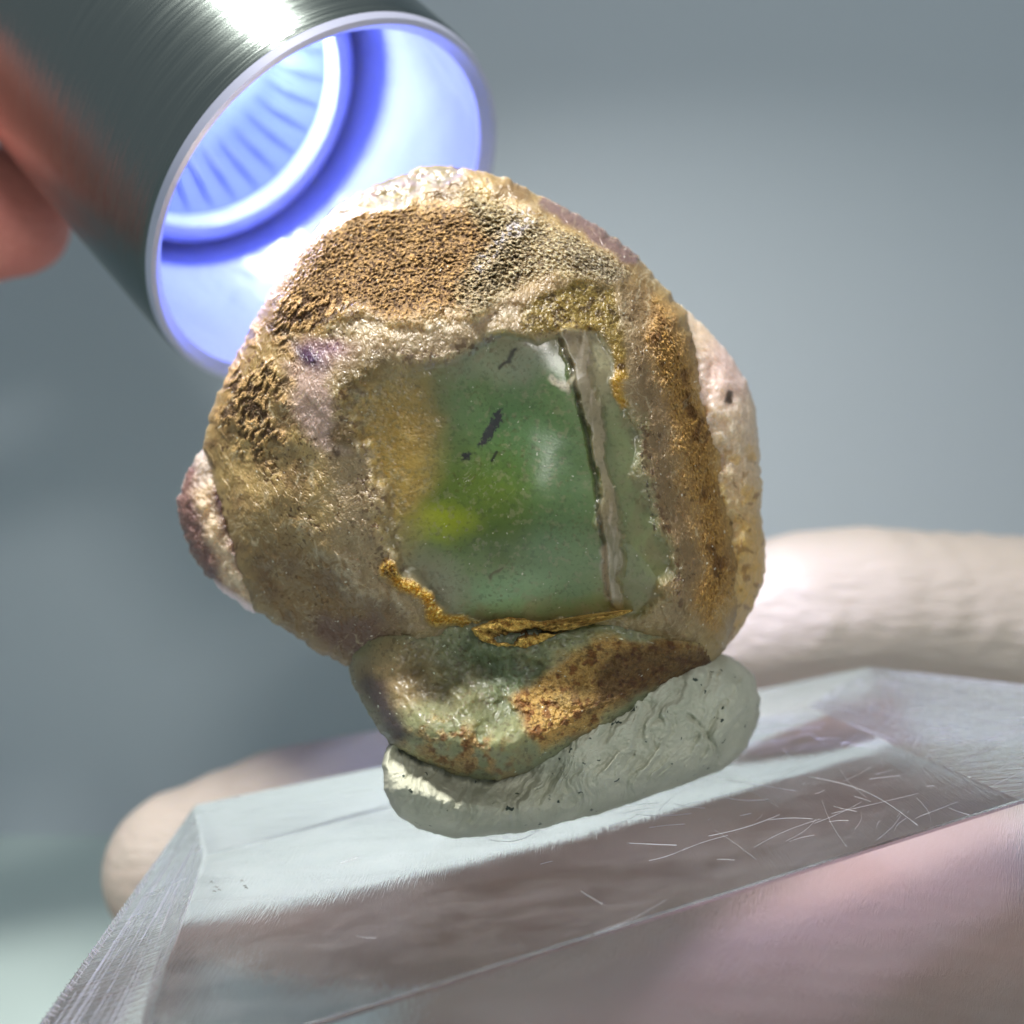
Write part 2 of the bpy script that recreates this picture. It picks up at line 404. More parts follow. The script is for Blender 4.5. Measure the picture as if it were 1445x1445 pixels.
    C = mixc(C, (170, 160, 150), g * E(uw, vw, 838, 500, 28, 60, -20, .5) * .85)
    C = mixc(C, (140, 146, 138), g * E(uw, vw, 715, 512, 75, 30, 0, .6) * .7)
    C = C * (1 + g[:, None] * np.array([.34, .40, .02]))
    C = mixc(C, (150, 134, 114), bar * g * .8); C = mixc(C, (196, 184, 168), bar * g * sstep(.15, .5, fbm(u / 9, v / 40)) * .7)
    C = mixc(C, (60, 56, 48), barL * .6)
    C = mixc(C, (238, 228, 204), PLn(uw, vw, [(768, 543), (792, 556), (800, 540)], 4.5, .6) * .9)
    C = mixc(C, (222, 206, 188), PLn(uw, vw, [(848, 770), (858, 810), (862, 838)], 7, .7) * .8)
    inner = g * np.exp(-(pdist(uw, vw, WIN, True) / 34) ** 2)
    C = mixc(C, (150, 138, 104), inner * sstep(-.3, .5, fbm(u / 22, v / 22 + 81, o=4)) * .65)
    C = mixc(C, (116, 92, 52), inner * sstep(.1, .5, fbm(u / 13, v / 13 + 31, o=4)) * sstep(720, 600, u) * .6)
    # thread-like veils in the window
    veil = sstep(.07, .0, np.abs(fbm(u / 38 + 2 + w2, v / 48 + w1, o=4, g=.65))) * g * E(u, v, 640, 600, 130, 140, 0, .6) * sstep(.0, .4, fbm(u / 20 + 71, v / 20))
    C = mixc(C, (176, 172, 140), veil * .5)
    C = mixc(C, (160, 152, 120), g * sstep(.15, .6, fbm(u / 9 + 17, v / 9, o=3)) * .35)
    C = mixc(C, (44, 56, 40), g * sstep(.2, .6, fbm(u / 6 + 47, v / 6, o=3)) * .30)
    C = mixc(C, (214, 190, 142), (g - gl) * sstep(.1, .5, grain) * .25); C = mixc(C, (84, 62, 34), (g - gl) * sstep(.1, .5, fbm(u / 7, v / 7 + 23)) * .3)
    # frame scratches, pale
    veil2 = sstep(.03, .0, np.abs(fbm(cu / 22 + 2, cv / 70, o=3))) * (1 - win) * (1 - crust) * (1 - crustB)
    C = mixc(C, (196, 180, 142), veil2 * .35)
    sheet = sstep(.10, .0, np.abs(fbm(u / 70 + 41, v / 40 + w1, o=4, g=.6))) * sstep(-.1, .4, fbm(u / 50 + 3, v / 50 + 91)) * (1 - g) * (1 - crust) * (1 - band)
    C = mixc(C, (206, 190, 156), sheet * .6)
    rim = PLn(uw, vw, [(480, 470), (560, 455), (660, 442), (740, 428)], 13, .9) + rl * .8 + rl2 * .6 + crest * .8
    C = mixc(C, (204, 188, 158), np.clip(rim, 0, 1) * sstep(-.3, .4, fbm(u / 10 + 3, v / 14)) * .55)
    # yellow ochre crusts
    yc_ = np.clip(ycr + ycr2, 0, 1)
    C = mixc(C, (186, 138, 44), yc_ * .95); C = mixc(C, (226, 190, 96), yc_ * sstep(.1, .5, grain) * .7)
    C = mixc(C, (84, 48, 14), np.clip(hole + hole2, 0, 1) * .9)
    # iron flecks and purple inclusions
    fl = sstep(.30, .46, fbm(u / 5.5 + 7, v / 5.5, o=2)) * sstep(.05, .45, fbm(u / 46 + 3, v / 46 + 30))
    C = mixc(C, (84, 56, 24), fl * .8 * (1 - g * .6))
    tick = sstep(.26, .42, fbm(cu / 7 + 3, cv / 4 + 9, o=2)) * PG(uw, vw, [(310, 600), (420, 600), (470, 700), (560, 800), (420, 800), (340, 740)], 40) * sstep(-.1, .3, fbm(u / 30, v / 30 + 61))
    C = mixc(C, (88, 60, 26), tick * .8); D = D - .008 * tick
    ln = PLn(uw, vw, [(500, 530), (492, 600), (512, 680), (545, 780), (560, 820)], 14, .8) * sstep(.1, .4, fbm(u / 8, v / 8 + 77))
    ln = ln + PLn(uw, vw, [(905, 600), (925, 700), (950, 800), (960, 860)], 7, .8) * sstep(.1, .3, fbm(u / 7, v / 7 + 55))
    ln = ln + PLn(uw, vw, [(510, 520), (560, 500), (660, 486), (690, 488)], 12, .8) * sstep(.1, .4, fbm(u / 8, v / 8 + 33))
    C = mixc(C, (92, 64, 36), np.clip(ln, 0, 1) * .8)
    C = mixc(C, (108, 84, 44), E(uw, vw, 484, 612, 16, 20, 0, .4) * .8)
    C = mixc(C, (104, 88, 44), E(uw, vw, 515, 520, 42, 14, -15, .6) * .7)
    C = mixc(C, (44, 14, 58), E(uw, vw, 428, 503, 27, 13, 30, .8) * .97)
    C = mixc(C, (150, 112, 150), E(uw, vw, 455, 490, 34, 14, 10, .8) * .5)
    incl = PG(u + 5 * grain, v + 5 * gA, [(674, 634), (682, 612), (700, 582), (710, 576), (706, 598), (690, 624)], 2.5) + PG(u + 6 * grain, v + 6 * gA, [(650, 650), (656, 640), (666, 641), (663, 650)], 2)
    C = mixc(C, (44, 36, 56), np.clip(incl, 0, 1) * .9)
    C = mixc(C, (34, 28, 34), PLn(u, v, [(694, 650), (701, 638)], 2.0, .6) * .9)
    C = mixc(C, (50, 50, 44), PLn(uw, vw, [(700, 520), (714, 512), (722, 498)], 2.2, .7) * .9)
    C = mixc(C, (58, 40, 30), PLn(u, v, [(905, 640), (915, 700), (926, 760)], 2.4, .7) * sstep(-.1, .3, fbm(u / 5, v / 7)) * .8)
    C = mixc(C, (70, 44, 26), E(u, v, 876, 517, 6, 5, 0, .4) * .8 + E(u, v, 476, 640, 5, 5, 0, .4) * .7)
    C = mixc(C, (92, 70, 52), PLn(uw, vw, [(716, 812), (694, 826)], 1.6, .8) * .7)
    # glints on the broken crest, put into the colour as pale grey streaks
    crest_glint = PLn(uw, vw, [(688, 375), (706, 345), (738, 306)], 8, .8) * sstep(.0, .3, fbm(u / 6, v / 6, o=2))
    C = mixc(C, (206, 200, 206), crest_glint * .8)
    C = mixc(C, (236, 232, 214), sstep(.80, .92, fbm(u / 5.0 + 33, v / 5.0, o=2)) * .9)  # sparkles painted as white points
    gr = np.clip(.22 + .74 * (crust + crustB + comb + combT + band + yc_) - .06 * g - .17 * gl - .08 * bar * g + .1 * olive, .02, 1)
    rough = np.clip(.52 - .24 * gl + .25 * (crust + band) - .2 * back, .2, .95)
    sss = np.clip(.55 + .35 * g + .35 * back - .45 * (crust + comb + band), .05, .95)
    return D, {'Col': C, 'Prm': np.stack([rough, sss, gr], 1)}
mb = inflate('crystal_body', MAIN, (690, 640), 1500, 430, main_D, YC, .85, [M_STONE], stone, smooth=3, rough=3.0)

def lobe_fn(Dmax, edgek, paint, tex=.02, rad=60):
    def f(u, v, dist):
        px = 1 / 220.
        w1 = fbm(u / 50, v / 50, o=4); w2 = fbm(u / 50 + 50, v / 50 + 9, o=4)
        D = smin(np.sqrt(np.maximum(dist, 0) * px * edgek), Dmax + .06 * w1, .12) * sstep(0, 2, dist)
        dz = D * 220
        grain = fbm(u / 6.5, v / 6.5, dz / 6.5, o=3, g=.6)
        D = D + (tex * fbm(u / 24, v / 24, dz / 24, o=3)) * sstep(0, 20, dist)
        C, rough, sss, gr, dd = paint(u, v, u + 12 * w1, v + 12 * w2, grain, D)
        return D + dd, {'Col': C, 'Prm': np.stack([rough, sss, gr], 1)}
    return f
def paint_lower(u, v, uw, vw, grain, D):
    C = np.tile(lin((128, 132, 96)), (len(u), 1))
    C = mixc(C, (84, 100, 72), E(uw, vw, 690, 950, 80, 60, -30, .6) * .8)
    C = mixc(C, (136, 132, 102), sstep(0, .6, fbm(u / 30, v / 30 + 8)) * .5)
    C = mixc(C, (146, 122, 84), E(uw, vw, 545, 955, 60, 40, 0, .6) * .8)
    C = mixc(C, (58, 44, 60), PLn(uw, vw, [(526, 970), (540, 1000), (552, 1030)], 18, .8) * .85)
    ochre = PG(uw, vw, [(720, 985), (760, 950), (800, 925), (860, 900), (1010, 910), (1005, 945), (900, 985), (820, 1035), (760, 1065), (735, 1020)], 10)
    C = mixc(C, (164, 128, 68), ochre * .85)
    sp = sstep(.05, .4, fbm(u / 14, v / 14 + 21, o=4))
    C = mixc(C, (96, 56, 24), ochre * sp * .85)
    C = mixc(C, (62, 40, 22), PG(uw, vw, [(850, 935), (900, 905), (1010, 915), (1005, 945), (900, 990), (830, 1010)], 14) * .8)
    C = mixc(C, (120, 104, 64), PLn(uw, vw, [(790, 985), (820, 975)], 12) * .5)
    bs = E(uw, vw, 655, 1066, 80, 34, 20, .7) * sstep(-.4, .2, fbm(u / 22, v / 22 + 14, o=3))
    C = mixc(C, (150, 110, 62), bs * .7); C = mixc(C, (98, 62, 32), bs * sstep(-.05, .4, fbm(u / 10 + 5, v / 10, o=4)) * .9)
    fl = sstep(.30, .46, fbm(u / 5.5 + 7, v / 5.5, o=2)); C = mixc(C, (70, 56, 36), fl * .5)
    C = mixc(C, (120, 104, 72), E(uw, vw, 600, 960, 90, 40, 20, .7) * .5)
    C = mixc(C, (216, 222, 200), sstep(.80, .92, fbm(u / 5.0 + 33, v / 5.0, o=2)) * .9)  # white sparkle points painted into the lobe colour
    k = np.clip(ochre + bs, 0, 1)
    return C * 1.12, .58 + .25 * k, .75 - .45 * k, np.clip(.27 + .5 * k, 0, 1), k * .012 * grain + .0015 * grain
def paint_ochre(u, v, uw, vw, grain, D):
    C = np.tile(lin((196, 160, 82)), (len(u), 1))
    C = mixc(C, (222, 186, 98), sstep(.0, .4, grain) * .8)
    h = np.clip(E(uw, vw, 726, 896, 32, 5, -3, .5) + PLn(uw, vw, [(755, 896), (800, 890)], 2.5, .7), 0, 1)
    C = mixc(C, (120, 76, 22), sstep(.1, .4, fbm(u / 8 + 4, v / 8)) * .7)
    C = mixc(C, (66, 36, 12), h * .9)
    return C, .85 + 0 * u, .08 + 0 * u, .9 + 0 * u, .016 * grain + .03 * fbm(u / 14, v / 9, o=3) - .09 * h
OCH = [(662, 888), (690, 878), (720, 870), (760, 878), (800, 874), (850, 866), (905, 858), (880, 868), (830, 882), (785, 895), (768, 906), (740, 916), (700, 913), (676, 903)]
inflate('ochre_crust', OCH, (735, 893), 500, 60, lobe_fn(.05, .3, paint_ochre, .05), lambda u, v: 0 * u - .50 - .0009 * (890 - v), .35, [M_STONE], stone, smooth=1, rough=3.0, seed=12)
LOW = [(489, 925), (496, 963), (514, 996), (532, 1028), (550, 1050), (590, 1075), (644, 1096), (700, 1104), (740, 1092), (800, 1062), (900, 1010), (970, 965), (1008, 935), (1020, 890), (900, 850), (700, 830), (560, 850), (500, 890)]
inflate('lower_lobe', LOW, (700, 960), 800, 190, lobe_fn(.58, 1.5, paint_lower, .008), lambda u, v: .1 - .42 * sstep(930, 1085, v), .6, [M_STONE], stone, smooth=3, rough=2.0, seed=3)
def paint_right(u, v, uw, vw, grain, D):
    C = np.tile(lin((214, 190, 164)), (len(u), 1))
    C = mixc(C, (214, 184, 188), E(uw, vw, 1030, 510, 40, 60, 30, .6) * .5)
    C = mixc(C, (196, 160, 98), sstep(600, 760, v + .3 * (uw - u)) * .85)
    yl = sstep(-.1, .4, fbm(u / 22, v / 22 + 3)) * sstep(590, 660, v)
    C = mixc(C, (204, 164, 92), yl * .7)
    C = mixc(C, (130, 92, 46), sstep(.25, .5, fbm(u / 12, v / 12 + 13)) * sstep(600, 700, v) * .7)
    C = mixc(C, (150, 112, 66), sstep(1030, 990, u) * sstep(640, 740, v) * .7)
    C = mixc(C, (70, 50, 30), PLn(uw, vw, [(1034, 548), (1033, 560)], 3, .6) * .9)
    return C, .5 + 0 * u, .85 + 0 * u, .35 + 0 * u, .006 * grain
RIGHT = [(955, 425), (975, 443), (1000, 466), (1030, 500), (1055, 540), (1067, 580), (1072, 640), (1076, 690), (1072, 722), (1081, 770), (1078, 820), (1062, 860), (1040, 895), (1015, 925), (960, 900), (920, 700), (930, 520)]
inflate('right_lobe', RIGHT, (1000, 690), 600, 110, lobe_fn(.42, .9, paint_right, .03), lambda u, v: 0 * u + .25, .55, [M_STONE], stone, smooth=3, rough=3.0, seed=9)
def paint_left(u, v, uw, vw, grain, D):
    C = np.tile(lin((112, 84, 78)), (len(u), 1))
    C = mixc(C, (84, 60, 66), sstep(0, .5, fbm(u / 18, v / 18 + 3)) * .7)
    C = mixc(C, (206, 182, 150), PLn(uw, vw, [(290, 650), (286, 690), (306, 740), (322, 800), (352, 852)], 13, .8) * .8)
    C = mixc(C, (170, 160, 156), E(uw, vw, 287, 655, 14, 26, 20, .5) * .6)
    C = mixc(C, (240, 214, 220), PLn(u, v, [(300, 828), (330, 848), (356, 864)], 8, .7) * .8)
    return C, .55 + 0 * u, .7 + 0 * u, .5 + 0 * u, .012 * grain
LEFT = [(292, 622), (266, 664), (251, 700), (250, 726), (262, 765), (280, 800), (308, 830), (358, 866), (400, 850), (380, 700), (340, 620)]
inflate('left_lobe', LEFT, (320, 745), 500, 100, lobe_fn(.30, .8, paint_left, .04), lambda u, v: 0 * u + .3, .4, [M_STONE], stone, smooth=3, rough=4.0, seed=5)

# ------------------------------------------------------------------ putty
p_ = NT('putty'); p_.set(Roughness=.68, IOR=1.45); pc = p_.coord()
b1 = p_.noise(pc, 3.5, 4); b2 = p_.noise(pc, 26, 3, .6); b3 = p_.noise(pc, 15, 2)
cc = p_.ramp(b1, [(.3, (.38, .39, .30)), (.7, (.51, .515, .41))])
sp_ = p_.ramp(b3, [(.27, (.08, .12, .12)), (.31, (1, 1, 1))])
mm = p_.n('ShaderNodeMix', data_type='RGBA', blend_type='MULTIPLY'); mm.inputs[0].default_value = 1
p_.l(cc, mm.inputs[6]); p_.l(sp_, mm.inputs[7]); p_.l(mm.outputs[2], p_.b.inputs['Base Color'])
p_.b.inputs['Subsurface Weight'].default_value = .0; p_.b.inputs['Subsurface Scale'].default_value = .05
p_.bump(b2, .010, .6)
PUT = [(538, 1078), (543, 1120), (560, 1150), (590, 1170), (640, 1184), (740, 1177), (850, 1151), (950, 1113), (1020, 1086), (1052, 1058), (1070, 1020), (1073, 985),
       (1062, 950), (1030, 925), (960, 920), (880, 950), (800, 1000), (700, 1040), (600, 1035), (548, 1048)]
def putty_D(u, v, dist):
    px = 1 / 220.
    xq = np.clip(dist / 78, 0, 1); D = .66 * np.sqrt(1 - (1 - xq) ** 2)
    w = fbm(u / 60, v / 60, o=3)
    D = D - .34 * E(u, v, 660, 1075, 125, 44, 12, .5) * sstep(0, 20, dist)
    # folds roughly across the roll, leaning
    a = (u - 800) * .93 + (v - 1080) * .42 + 18 * w; b = -(u - 800) * .42 + (v - 1080) * .93
    f = fbm(a / 20, b / 95, o=4, g=.5); cr = sstep(.06, 0, np.abs(fbm(a / 30 + 9, b / 85 + 4, o=3))) * sstep(-.1, .3, fbm(u / 70 + 9, v / 70))
    D = D + sstep(0, 25, dist) * (.056 * f - .016 * cr + .012 * fbm(u / 9, v / 9, o=3) + .03 * w)
    # squeezed pleats near the right end
    D = D - .03 * PLn(u + 6 * w, v, [(970, 1010), (1000, 1040), (1020, 1075)], 3, .7) 
    return D, {'Col': np.ones((len(u), 3)) * .5}
putty = inflate('putty_roll', PUT, (806, 1062), 900, 170, putty_D, lambda u, v: -.10 + .47 * np.clip((u - 640) / 410, -.25, 1.1), .45, [p_.m], None, smooth=4, rough=2.5, seed=2)
tag(putty, 'grey green roll of wrinkled putty pressed onto the clear block under the crystal', 'putty')

# ------------------------------------------------------------------ clear block
UPN = np.array([-.14, -.0586, 1.0]); K0 = -1.992
def onplane(u, v, drop=0.):
    a, b = (u - CX) / F, -(v - CX) / F
    t = (K0 - drop + UPN[1] * 5 + 0) / (b + UPN[0] * a + UPN[1])      # z = .14x + .0586y + K0 - drop
    t = (K0 - drop - 5 * .0586) / (b - .14 * a - .0586)
    return np.array([a * t, t - 5, b * t])
UPn = UPN / np.linalg.norm(UPN)
BL, BR, FR, FL = onplane(290, 1208), onplane(1135, 996), onplane(1438, 1131), onplane(184, 1527)
fd = (FL - BL) / np.linalg.norm(FL - BL); rd = (FR - FL) / np.linalg.norm(FR - FL)
fdn = np.cross(rd, UPn); fdn = fdn / np.linalg.norm(fdn); fdn = fdn if fdn[1] < 0 else -fdn
DROP = .16
BLo, BRo = onplane(275, 1135, DROP), onplane(1226, 941, DROP)
l2, r2 = onplane(57, 1441, DROP), onplane(1445, 966, DROP)
def ext(a, b, target):
    d = b - a; return a + d * ((target - a) @ fdn) / (d @ fdn)
FLo = ext(BLo, l2, FL); FRo = ext(BRo, r2, FR)
TH = 3.0
tops = [BL, BR, FR, FL, BLo, BRo, FRo, FLo] + [q - UPn * TH for q in (BLo, BRo, FRo, FLo)]
fc = [(0, 1, 2, 3), (0, 4, 5, 1), (1, 5, 6, 2), (3, 7, 4, 0), (4, 8, 9, 5), (5, 9, 10, 6), (3, 2, 6, 10, 11, 7), (7, 11, 8, 4), (8, 11, 10, 9)]
a_ = NT('clear_acrylic'); a_.set(Base_Color=(.965, .93, .975, 1), IOR=1.49, Transmission_Weight=1.0, Roughness=.015)
av = a_.coord(); wv = a_.noise(av, 1.2, 2)
sc = a_.noise(a_.coord((40, 2.5, 8), (0, 0, .5)), 3, 3)
a_.l(a_.ramp(sc, [(.55, (.0,) * 3), (.75, (.05,) * 3)]), a_.b.inputs['Roughness'])
hz = a_.noise(a_.coord((1, 3, 3), (0, 0, .3)), 1.3, 7, .75)
a_.l(a_.ramp(hz, [(.42, (1,) * 3), (.8, (.93,) * 3)]), a_.b.inputs['Transmission Weight'])
pb_ = a_.bump(wv, .012, .6); a_.bump(sc, .004, .5, pb_)
s_ = NT('sawn_acrylic'); s_.set(Base_Color=(.96, .95, .985, 1), IOR=1.49, Transmission_Weight=.97, Roughness=.2)
d1 = s_.noise(s_.coord((2.2, 34, 6), (0, 0, -.3)), 1.2, 3, .6); d2 = s_.noise(s_.coord((1.5, 8, 3), (0, 0, -.45)), 1.6, 3)
s_.l(s_.ramp(d2, [(.40, (.03,) * 3), (.68, (.30,) * 3)]), s_.b.inputs['Roughness'])
s_.bump(d1, .012, .8)
block = mesh_np('acrylic_block', tops, fc, [a_.m, s_.m], smooth=False)
for i in (2, 3): block.data.polygons[i].material_index = 1
bm = bmesh.new(); bm.from_mesh(block.data); bmesh.ops.recalc_face_normals(bm, faces=bm.faces)
bmesh.ops.bevel(bm, geom=list(bm.edges), offset=.018, segments=2, affect='EDGES', profile=.6); bm.to_mesh(block.data); bm.free()
tag(block, 'clear acrylic display block with sloping edges and a scratched top, held in fingers', 'display block')
# scratches: shallow hairline burrs on the top face
m_scr = NT('scratch_burr'); m_scr.set(Base_Color=(.8, .78, .86, 1), Roughness=.35)
def hair(name, pts, w, mat, parent, lift=.003):
    Q = np.array([onplane(*q) for q in pts]); n = len(Q); V = []; fs = []
    for i in range(n):
        d = Q[min(i + 1, n - 1)] - Q[max(i - 1, 0)]; s = np.cross(d, UPn); s /= np.linalg.norm(s)
        ww = .55 * w * (.25 + .75 * math.sin(math.pi * (i + .5) / n))
        V += [Q[i] - s * ww - UPn * .002, Q[i] + UPn * (lift + ww * .5), Q[i] + s * ww - UPn * .002]
    for i in range(n - 1):
        a = i * 3; fs += [(a, a + 3, a + 4, a + 1), (a + 1, a + 4, a + 5, a + 2), (a + 2, a + 5, a + 3, a)]
    fs += [(0, 1, 2), (n * 3 - 3, n * 3 - 1, n * 3 - 2)]
    return mesh_np(name, V, fs, [mat], parent)
def arc(p0, p1, bend, n=14):
    p0, p1 = np.array(p0, float), np.array(p1, float); d = p1 - p0; nn = np.array([-d[1], d[0]])
    return [tuple(p0 + d * t + nn * bend * math.sin(math.pi * t)) for t in np.linspace(0, 1, n)]
m_scr.set(Transmission_Weight=.8, Roughness=.5)
for p0, p1, bnd, w in [((1140, 1096), (1295, 1165), -.08, .006), ((1020, 1125), (1085, 1128), .05, .003), ((1160, 1130), (1195, 1195), .05, .0025),
                       ((885, 1190), (955, 1193), .0, .003), ((820, 1258), (850, 1276), .0, .002),
                       ((1105, 1057), (1130, 1072), .1, .003), ((1310, 1060), (1436, 1030), .02, .006), ((690, 1185), (760, 1172), .12, .0025), 
                       ((480, 1218), (505, 1210), 0, .002), ((1000, 1180), (1100, 1150), .03, .0018)]:
    hair('scratch', arc(p0, p1, bnd), w * .4, m_scr.m, block)
rs = random.Random(11)
def blend(name, rows, mat, parent):       # many fine burrs joined into one part
    V, fs = [], []
    for Q, w in rows:
        n = len(Q); b = len(V)
        for i in range(n):
            d = Q[min(i + 1, n - 1)] - Q[max(i - 1, 0)]; sd = np.cross(d, UPn); sd /= np.linalg.norm(sd)
            ww = w * (.2 + .8 * math.sin(math.pi * (i + .5) / n))
            V += [Q[i] - sd * ww - UPn * .002, Q[i] + UPn * (.0015 + ww * .5), Q[i] + sd * ww - UPn * .002]
        for i in range(n - 1):
            a = b + i * 3; fs += [(a, a + 3, a + 4, a + 1), (a + 1, a + 4, a + 5, a + 2), (a + 2, a + 5, a + 3, a)]
    o = mesh_np(name, V, fs, [mat], parent); o['kind'] = 'stuff'; return o
rows = []
for k in range(90):
    s_, t_ = rs.random(), rs.random(); c = FL + (FR - FL) * s_ + (BL - FL) * t_
    if k % 9: c = FL + (FR - FL) * rs.uniform(.55, .98) + (BL - FL) * rs.random() * .9
    an = rs.gauss(.25, .5) if rs.random() < .7 else rs.uniform(0, 3.1); ln = rs.uniform(.04, .7) ** 1.5
    d = rd * math.cos(an) - fdn * math.sin(an); e = np.cross(UPn, d); bb = rs.uniform(-.08, .08)
    Q = [c + d * ln * (q - .5) + e * ln * bb * math.sin(math.pi * q) for q in np.linspace(0, 1, 6)]
    if all(0 < (x - FL) @ rd < 4.6 and -.0 > (x - FL) @ fdn > -1.95 for x in Q): rows.append((Q, rs.uniform(.0002, .0006)))
blend('hairline_scratches', rows, m_scr.m, block)
def facet(a0, a1, b0, b1, s_, t_):        # s along the edge, t from inner to outer edge
    return (a0 + (a1 - a0) * s_) * (1 - t_) + (b0 + (b1 - b0) * s_) * t_
rows = []
for k in range(46):
    t0 = rs.random(); s0 = rs.uniform(0, .8); s1 = min(1, s0 + rs.uniform(.08, .5)); dt_ = rs.uniform(-.06, .06)
    rows.append(([facet(BR, FR, BRo, FRo, s0 + (s1 - s0) * q, min(.98, max(.02, t0 + dt_ * q))) for q in np.linspace(0, 1, 6)], rs.uniform(.001, .006)))
for k in range(40):
    s0 = rs.uniform(.05, .9); t0 = rs.uniform(0, .6); t1 = t0 + rs.uniform(.1, .38); ds = rs.uniform(-.10, -.04)
    rows.append(([facet(BR, FR, BRo, FRo, max(.01, s0 + ds * q), t0 + (t1 - t0) * q) for q in np.linspace(0, 1, 5)], rs.uniform(.001, .005)))
for k in range(40):
    t0 = rs.random(); s0 = rs.uniform(0.02, .7); s1 = min(1, s0 + rs.uniform(.15, .6)); dt_ = rs.uniform(-.05, .05)
    rows.append(([facet(BL, FL, BLo, FLo, s0 + (s1 - s0) * q, min(.98, max(.02, t0 + dt_ * q))) for q in np.linspace(0, 1, 6)], rs.uniform(.001, .0045)))
for k in range(60):
    s0 = .28 + .7 * k / 60 + rs.uniform(-.004, .004)
    rows.append(([facet(BL, FL, BLo, FLo, s0 + .012 * q, 1.0 - rs.uniform(.09, .13) * q) + UPn * .002 for q in np.linspace(0, 1, 4)], rs.uniform(.003, .007)))
blend('saw_marks', rows, m_scr.m, block)
m_dust = NT('dark_dust'); m_dust.set(Base_Color=(.05, .05, .05, 1), Roughness=.8)
for x, y in [(298, 1245), (305, 1252), (309, 1256), (302, 1258), (341, 1243), (345, 1250), (347, 1253)]:
    hair('dust_speck', [(x - 2, y), (x, y - 1), (x + 3, y + .5)], .006, m_dust.m, block)

# ------------------------------------------------------------------ flashlight
C0 = np.array([-1.39738647, 1.5, 2.35706658]); th, ph, RF = 1.31218501, -0.82032348, 1.70747474
nF = np.array([math.sin(th) * math.cos(ph), -math.cos(th), math.sin(th) * math.sin(ph)])
aF = np.cross(nF, [0, 0, 1.]); aF /= np.linalg.norm(aF); bF = np.cross(nF, aF)
light = empty('flashlight', tuple(C0 - nF * 9)); tag(light, 'brushed steel flashlight shining on the crystal from the upper left', 'flashlight')
def lathe(name, prof, mat, n=192, closed=False):
    V = []; fs = []
    for (r, d) in prof:
        for k in range(n):
            t = 2 * math.pi * k / n; V.append(C0 - nF * d + r * (math.cos(t) * aF + math.sin(t) * bF))
    m = len(prof)
    for i in range(m if closed else m - 1):
        i2 = (i + 1) % m
        for k in range(n): fs.append((i * n + k, i * n + (k + 1) % n, i2 * n + (k + 1) % n, i2 * n + k))
    o = mesh_np(name, V, fs, [mat]); 
    b = bmesh.new(); b.from_mesh(o.data); bmesh.ops.recalc_face_normals(b, faces=b.faces); b.to_mesh(o.data); b.free()
    o.data.set_sharp_from_angle(angle=math.radians(28))
    attach(o, light); return o
fx = NT('brushed_steel'); fx.set(Base_Color=(.26, .30, .28, 1), Metallic=1.0, Roughness=.27)
# brushing runs round the barrel: stretch noise along its axis-perpendicular plane
tc = fx.n('ShaderNodeTexCoord'); 
dt = fx.n('ShaderNodeVectorMath', operation='DOT_PRODUCT'); fx.l(tc.outputs['Object'], dt.inputs[0]); dt.inputs[1].default_value = tuple(nF)
sc_ = fx.n('ShaderNodeVectorMath', operation='SCALE'); fx.l(tc.outputs['Object'], sc_.inputs[0]); sc_.inputs['Scale'].default_value = .9
cb = fx.n('ShaderNodeVectorMath', operation='SCALE'); cb.inputs[0].default_value = tuple(nF); fx.l(fx.math('MULTIPLY', dt.outputs['Value'], 70), cb.inputs['Scale'])
ad = fx.n('ShaderNodeVectorMath', operation='ADD'); fx.l(sc_.outputs[0], ad.inputs[0]); fx.l(cb.outputs[0], ad.inputs[1])
br = fx.noise(ad.outputs[0], 1.0, 3, .7)
fx.l(fx.ramp(br, [(.3, (.14,) * 3), (.7, (.27,) * 3)]), fx.b.inputs['Roughness']); fx.bump(br, .004, .7)
rimM = NT('bright_steel'); rimM.set(Base_Color=(.66, .67, .80, 1), Metallic=.55, Roughness=.3)
inM = NT('inner_anodised'); inM.set(Base_Color=(.34, .38, .74, 1), Metallic=.0, Roughness=.28, Specular_IOR_Level=.9)
nn_ = inM.noise(inM.coord(), 1.4, 3); inM.bump(nn_, .12, .6)
refM = NT('reflector'); refM.set(Base_Color=(.12, .16, .38, 1), Metallic=.0, Roughness=.5)
lathe('barrel', [(RF - .02, .05), (RF, .12), (RF, 11), (RF - .2, 11.2), (.02, 11.2), (.02, 11), (RF - .10, 10.9), (RF - .10, .3), (RF - .06, .05)], fx.m, closed=True)
rimM.set(Base_Color=(.56, .58, .74, 1))
lathe('bezel_ring', [(RF - .015, .052), (RF - .03, 0), (RF - .07, 0), (RF - .15, .09), (RF - .15, .12), (RF - .10, .12)], rimM.m, closed=False)
lathe('inner_wall', [(RF - .14, .11), (RF - .16, 2.1), (RF - .32, 2.15)], inM.m)
lathe('lens_seat', [(RF - .33, 1.75), (RF - .42, 1.70), (RF - .50, 1.75), (RF - .50, 1.95), (RF - .33, 1.95)], inM.m, closed=True)
lathe('reflector', [(RF - .48, 1.9), (RF - .75, 2.35), (RF - 1.2, 2.9), (.28, 3.1), (.02, 3.1)], refM.m)
